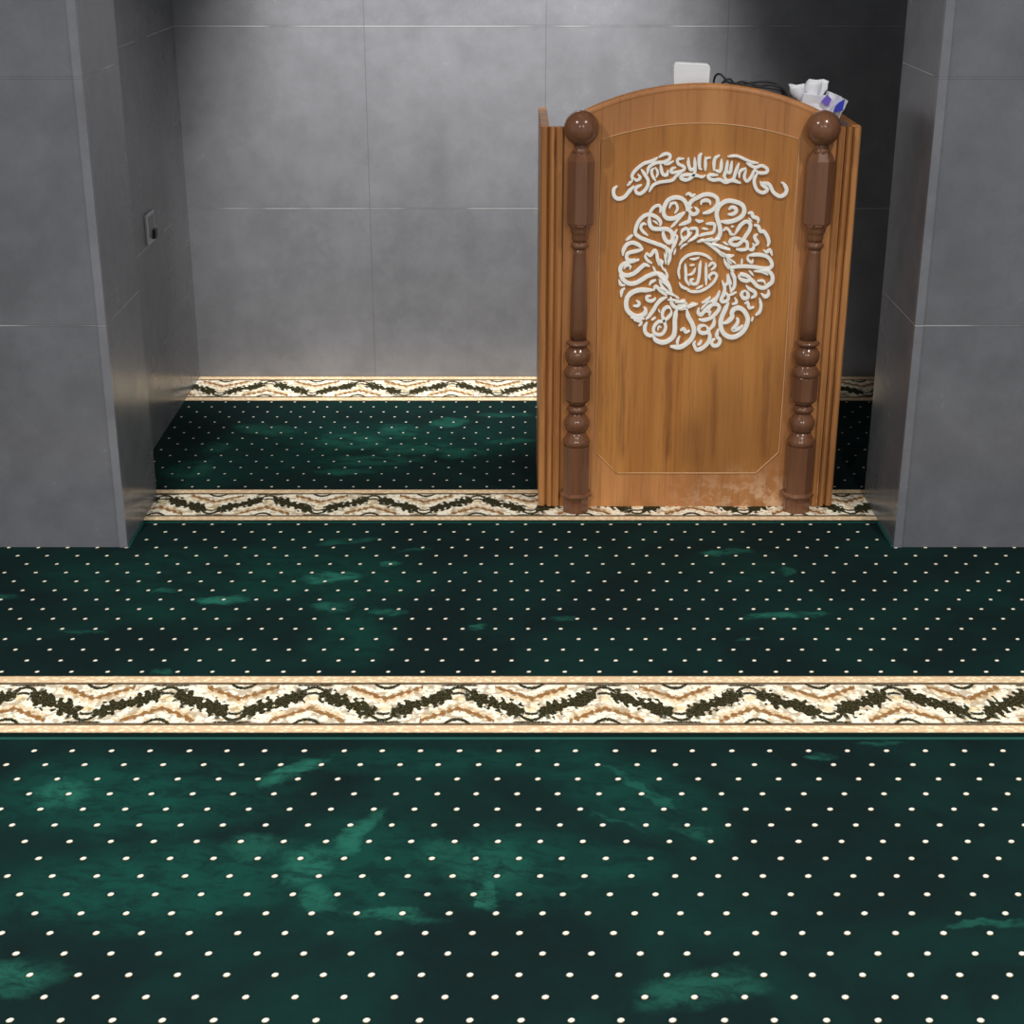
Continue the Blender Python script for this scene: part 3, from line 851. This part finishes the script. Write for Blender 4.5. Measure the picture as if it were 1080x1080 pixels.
# tissue packet
t = empty('tissue_packet', (0.79, 4.18, ZL), 'white and blue soft tissue packet on top of the pulpit behind the right ball', 'tissue packet')
def crumple(bm, amt, seed):
    rnd = random.Random(seed)
    for v in bm.verts: v.co += Vector((rnd.uniform(-amt, amt), rnd.uniform(-amt, amt), rnd.uniform(-amt, amt)))
def rbox(bm, c, size, rot, bev, cuts=3):
    b2 = bmesh.new()
    bmesh.ops.create_cube(b2, size=1.0)
    bmesh.ops.subdivide_edges(b2, edges=b2.edges, cuts=cuts, use_grid_fill=True)
    for v in b2.verts: v.co = Vector((v.co.x * size[0], v.co.y * size[1], v.co.z * size[2]))
    Rm = Matrix.Rotation(math.radians(rot[0]), 3, 'X') @ Matrix.Rotation(math.radians(rot[1]), 3, 'Y') @ Matrix.Rotation(math.radians(rot[2]), 3, 'Z')
    for v in b2.verts: v.co = Rm @ v.co + Vector(c)
    me = bpy.data.meshes.new('tmp'); b2.to_mesh(me); b2.free(); bm.from_mesh(me); bpy.data.meshes.remove(me)
bm = bmesh.new(); rbox(bm, (0.797, 4.185, ZL + 0.046), (0.105, 0.060, 0.080), (0, 8, 8), 0)
crumple(bm, 0.003, 3); mesh_obj('wrapper', bm, M_TISSUE, t, smooth=False)
bm = bmesh.new()
def sheet(bm, pts, cols, th=0.0016):
    """crumpled leaf of paper from a grid of points"""
    g = [[bm.verts.new(p) for p in r] for r in pts]
    for i in range(len(g) - 1):
        for j in range(len(g[0]) - 1):
            bm.faces.new((g[i][j], g[i][j + 1], g[i + 1][j + 1], g[i + 1][j]))
def tuft(cx, cz, wx, hz, lean, seed):
    rnd = random.Random(seed); rows = []
    for i in range(6):
        f = i / 5
        r = []
        for j in range(8):
            a = j / 7 * PI * 1.5 + 0.3
            rad = 0.006 + wx * math.sin(min(1, f * 1.15) * PI * 0.62)
            r.append((cx + lean * f + rad * math.cos(a) + rnd.uniform(-.002, .002), 4.178 + rad * 0.5 * math.sin(a), cz + hz * f + rnd.uniform(-.003, .003)))
        rows.append(r)
    sheet(bm, rows, 8)
tuft(0.757, ZL + 0.066, 0.022, 0.044, -0.012, 5); tuft(0.790, ZL + 0.072, 0.026, 0.050, 0.004, 9)
tf = mesh_obj('tissue_tuft', bm, M_TISSUE, t, smooth=True)
md = tf.modifiers.new('thick', 'SOLIDIFY'); md.thickness = 0.0012
bm = bmesh.new(); rbox(bm, (0.838, 4.176, ZL + 0.062), (0.040, 0.050, 0.048), (0, 24, 20), 0)
crumple(bm, 0.0015, 8); o = mesh_obj('folded_end', bm, M_TISSUE, t)
bm = bmesh.new(); prism(bm, [(0.834, ZL + .046), (0.856, ZL + .050), (0.860, ZL + .078), (0.846, ZL + .070), (0.838, ZL + .062)], 'Y', 4.1420, 4.150)
mesh_obj('blue_print', bm, M_BLUE, t)
bm = bmesh.new(); prism(bm, [(0.800, ZL + .072), (0.815, ZL + .090), (0.826, ZL + .078), (0.818, ZL + .060)], 'Y', 4.1440, 4.150)
prism(bm, [(0.765, ZL + .048), (0.782, ZL + .054), (0.778, ZL + .060), (0.760, ZL + .056)], 'Y', 4.1500, 4.156)
mesh_obj('violet_print', bm, M_VIOLET, t)

# ------------------------------------------------------------------ wall outlet in the niche
t = empty('wall_outlet', (-XN, 4.80, 0.60), 'small metal wall outlet plate on the left niche wall, at the tile joint', 'outlet')
bm = bmesh.new(); box(bm, -XN, -XN + 0.009, 4.745, 4.845, 0.606, 0.700, 0.002); mesh_obj('plate', bm, M_METAL, t)
bm = bmesh.new(); box(bm, -XN + 0.006, -XN + 0.011, 4.762, 4.828, 0.628, 0.690, 0.001); mesh_obj('insert', bm, M_GREY, t)
bm = bmesh.new(); box(bm, -XN + 0.007, -XN + 0.020, 4.792, 4.826, 0.618, 0.645, 0.002); mesh_obj('socket', bm, M_BLACK, t)

# ------------------------------------------------------------------ ceiling lamps and light
M_LAMP = emis('lamp_glow', (1.0, 0.97, 0.92, 1), 12.0)
spots = LAMPS
for i, (x, y, e, r, lb) in enumerate(spots):
    t = empty('ceiling_downlight', (x, y, CEIL), lb, 'ceiling lamp', 'recessed ceiling downlights')
    bm = bmesh.new(); rings(bm, x, y, [(r + 0.02, CEIL - 0.001), (r + 0.02, CEIL - 0.008), (r + 0.002, CEIL - 0.010), (r + 0.002, CEIL - 0.001)], 32)
    mesh_obj('trim_ring', bm, M_CEIL, t)
    bm = bmesh.new(); rings(bm, x, y, [(r, CEIL - 0.004), (r, CEIL - 0.011)], 32)
    mesh_obj('diffuser', bm, M_LAMP, t)
    if y > 4:
        aim = math.radians(TILT)
        ld = bpy.data.lights.new('downlight', 'SPOT'); ld.spot_size = math.radians(NICHE_CONE); ld.spot_blend = 0.7; ld.shadow_soft_size = r
    else:
        ld = bpy.data.lights.new('downlight', 'AREA'); ld.shape = 'DISK'; ld.size = 2 * r; ld.spread = math.radians(150)
    ld.energy = e; ld.color = (1.0, 0.97, 0.93)
    lo = bpy.data.objects.new('downlight_beam', ld); link(lo, t); lo.location = (0, 0, -0.016 if y < 4 else -0.08)
    if y > 4: lo.rotation_euler = (aim, 0, 0)
w = bpy.data.worlds.new('room_air'); scn.world = w; w.use_nodes = True
w.node_tree.nodes['Background'].inputs[0].default_value = (0.86, 0.93, 1.0, 1); w.node_tree.nodes['Background'].inputs[1].default_value = AMB

# ------------------------------------------------------------------ camera
cd = bpy.data.cameras.new('camera'); cam = bpy.data.objects.new('camera', cd); link(cam)
F = 1654.0
cd.sensor_width = 36.0; cd.lens = 36.0 * F / 1080.0
cd.shift_x = 1.5 / 1080.0
cd.clip_start = 0.05
cam.location = (0, 0, 1.6)
cam.rotation_euler = (PI / 2 - math.atan(650.0 / F), 0, 0)
scn.camera = cam
scn.view_settings.view_transform = 'Standard'; scn.view_settings.look = 'None'
scn.view_settings.gamma = 1.0; scn.view_settings.use_curve_mapping = False
scn.view_settings.exposure = EXPO
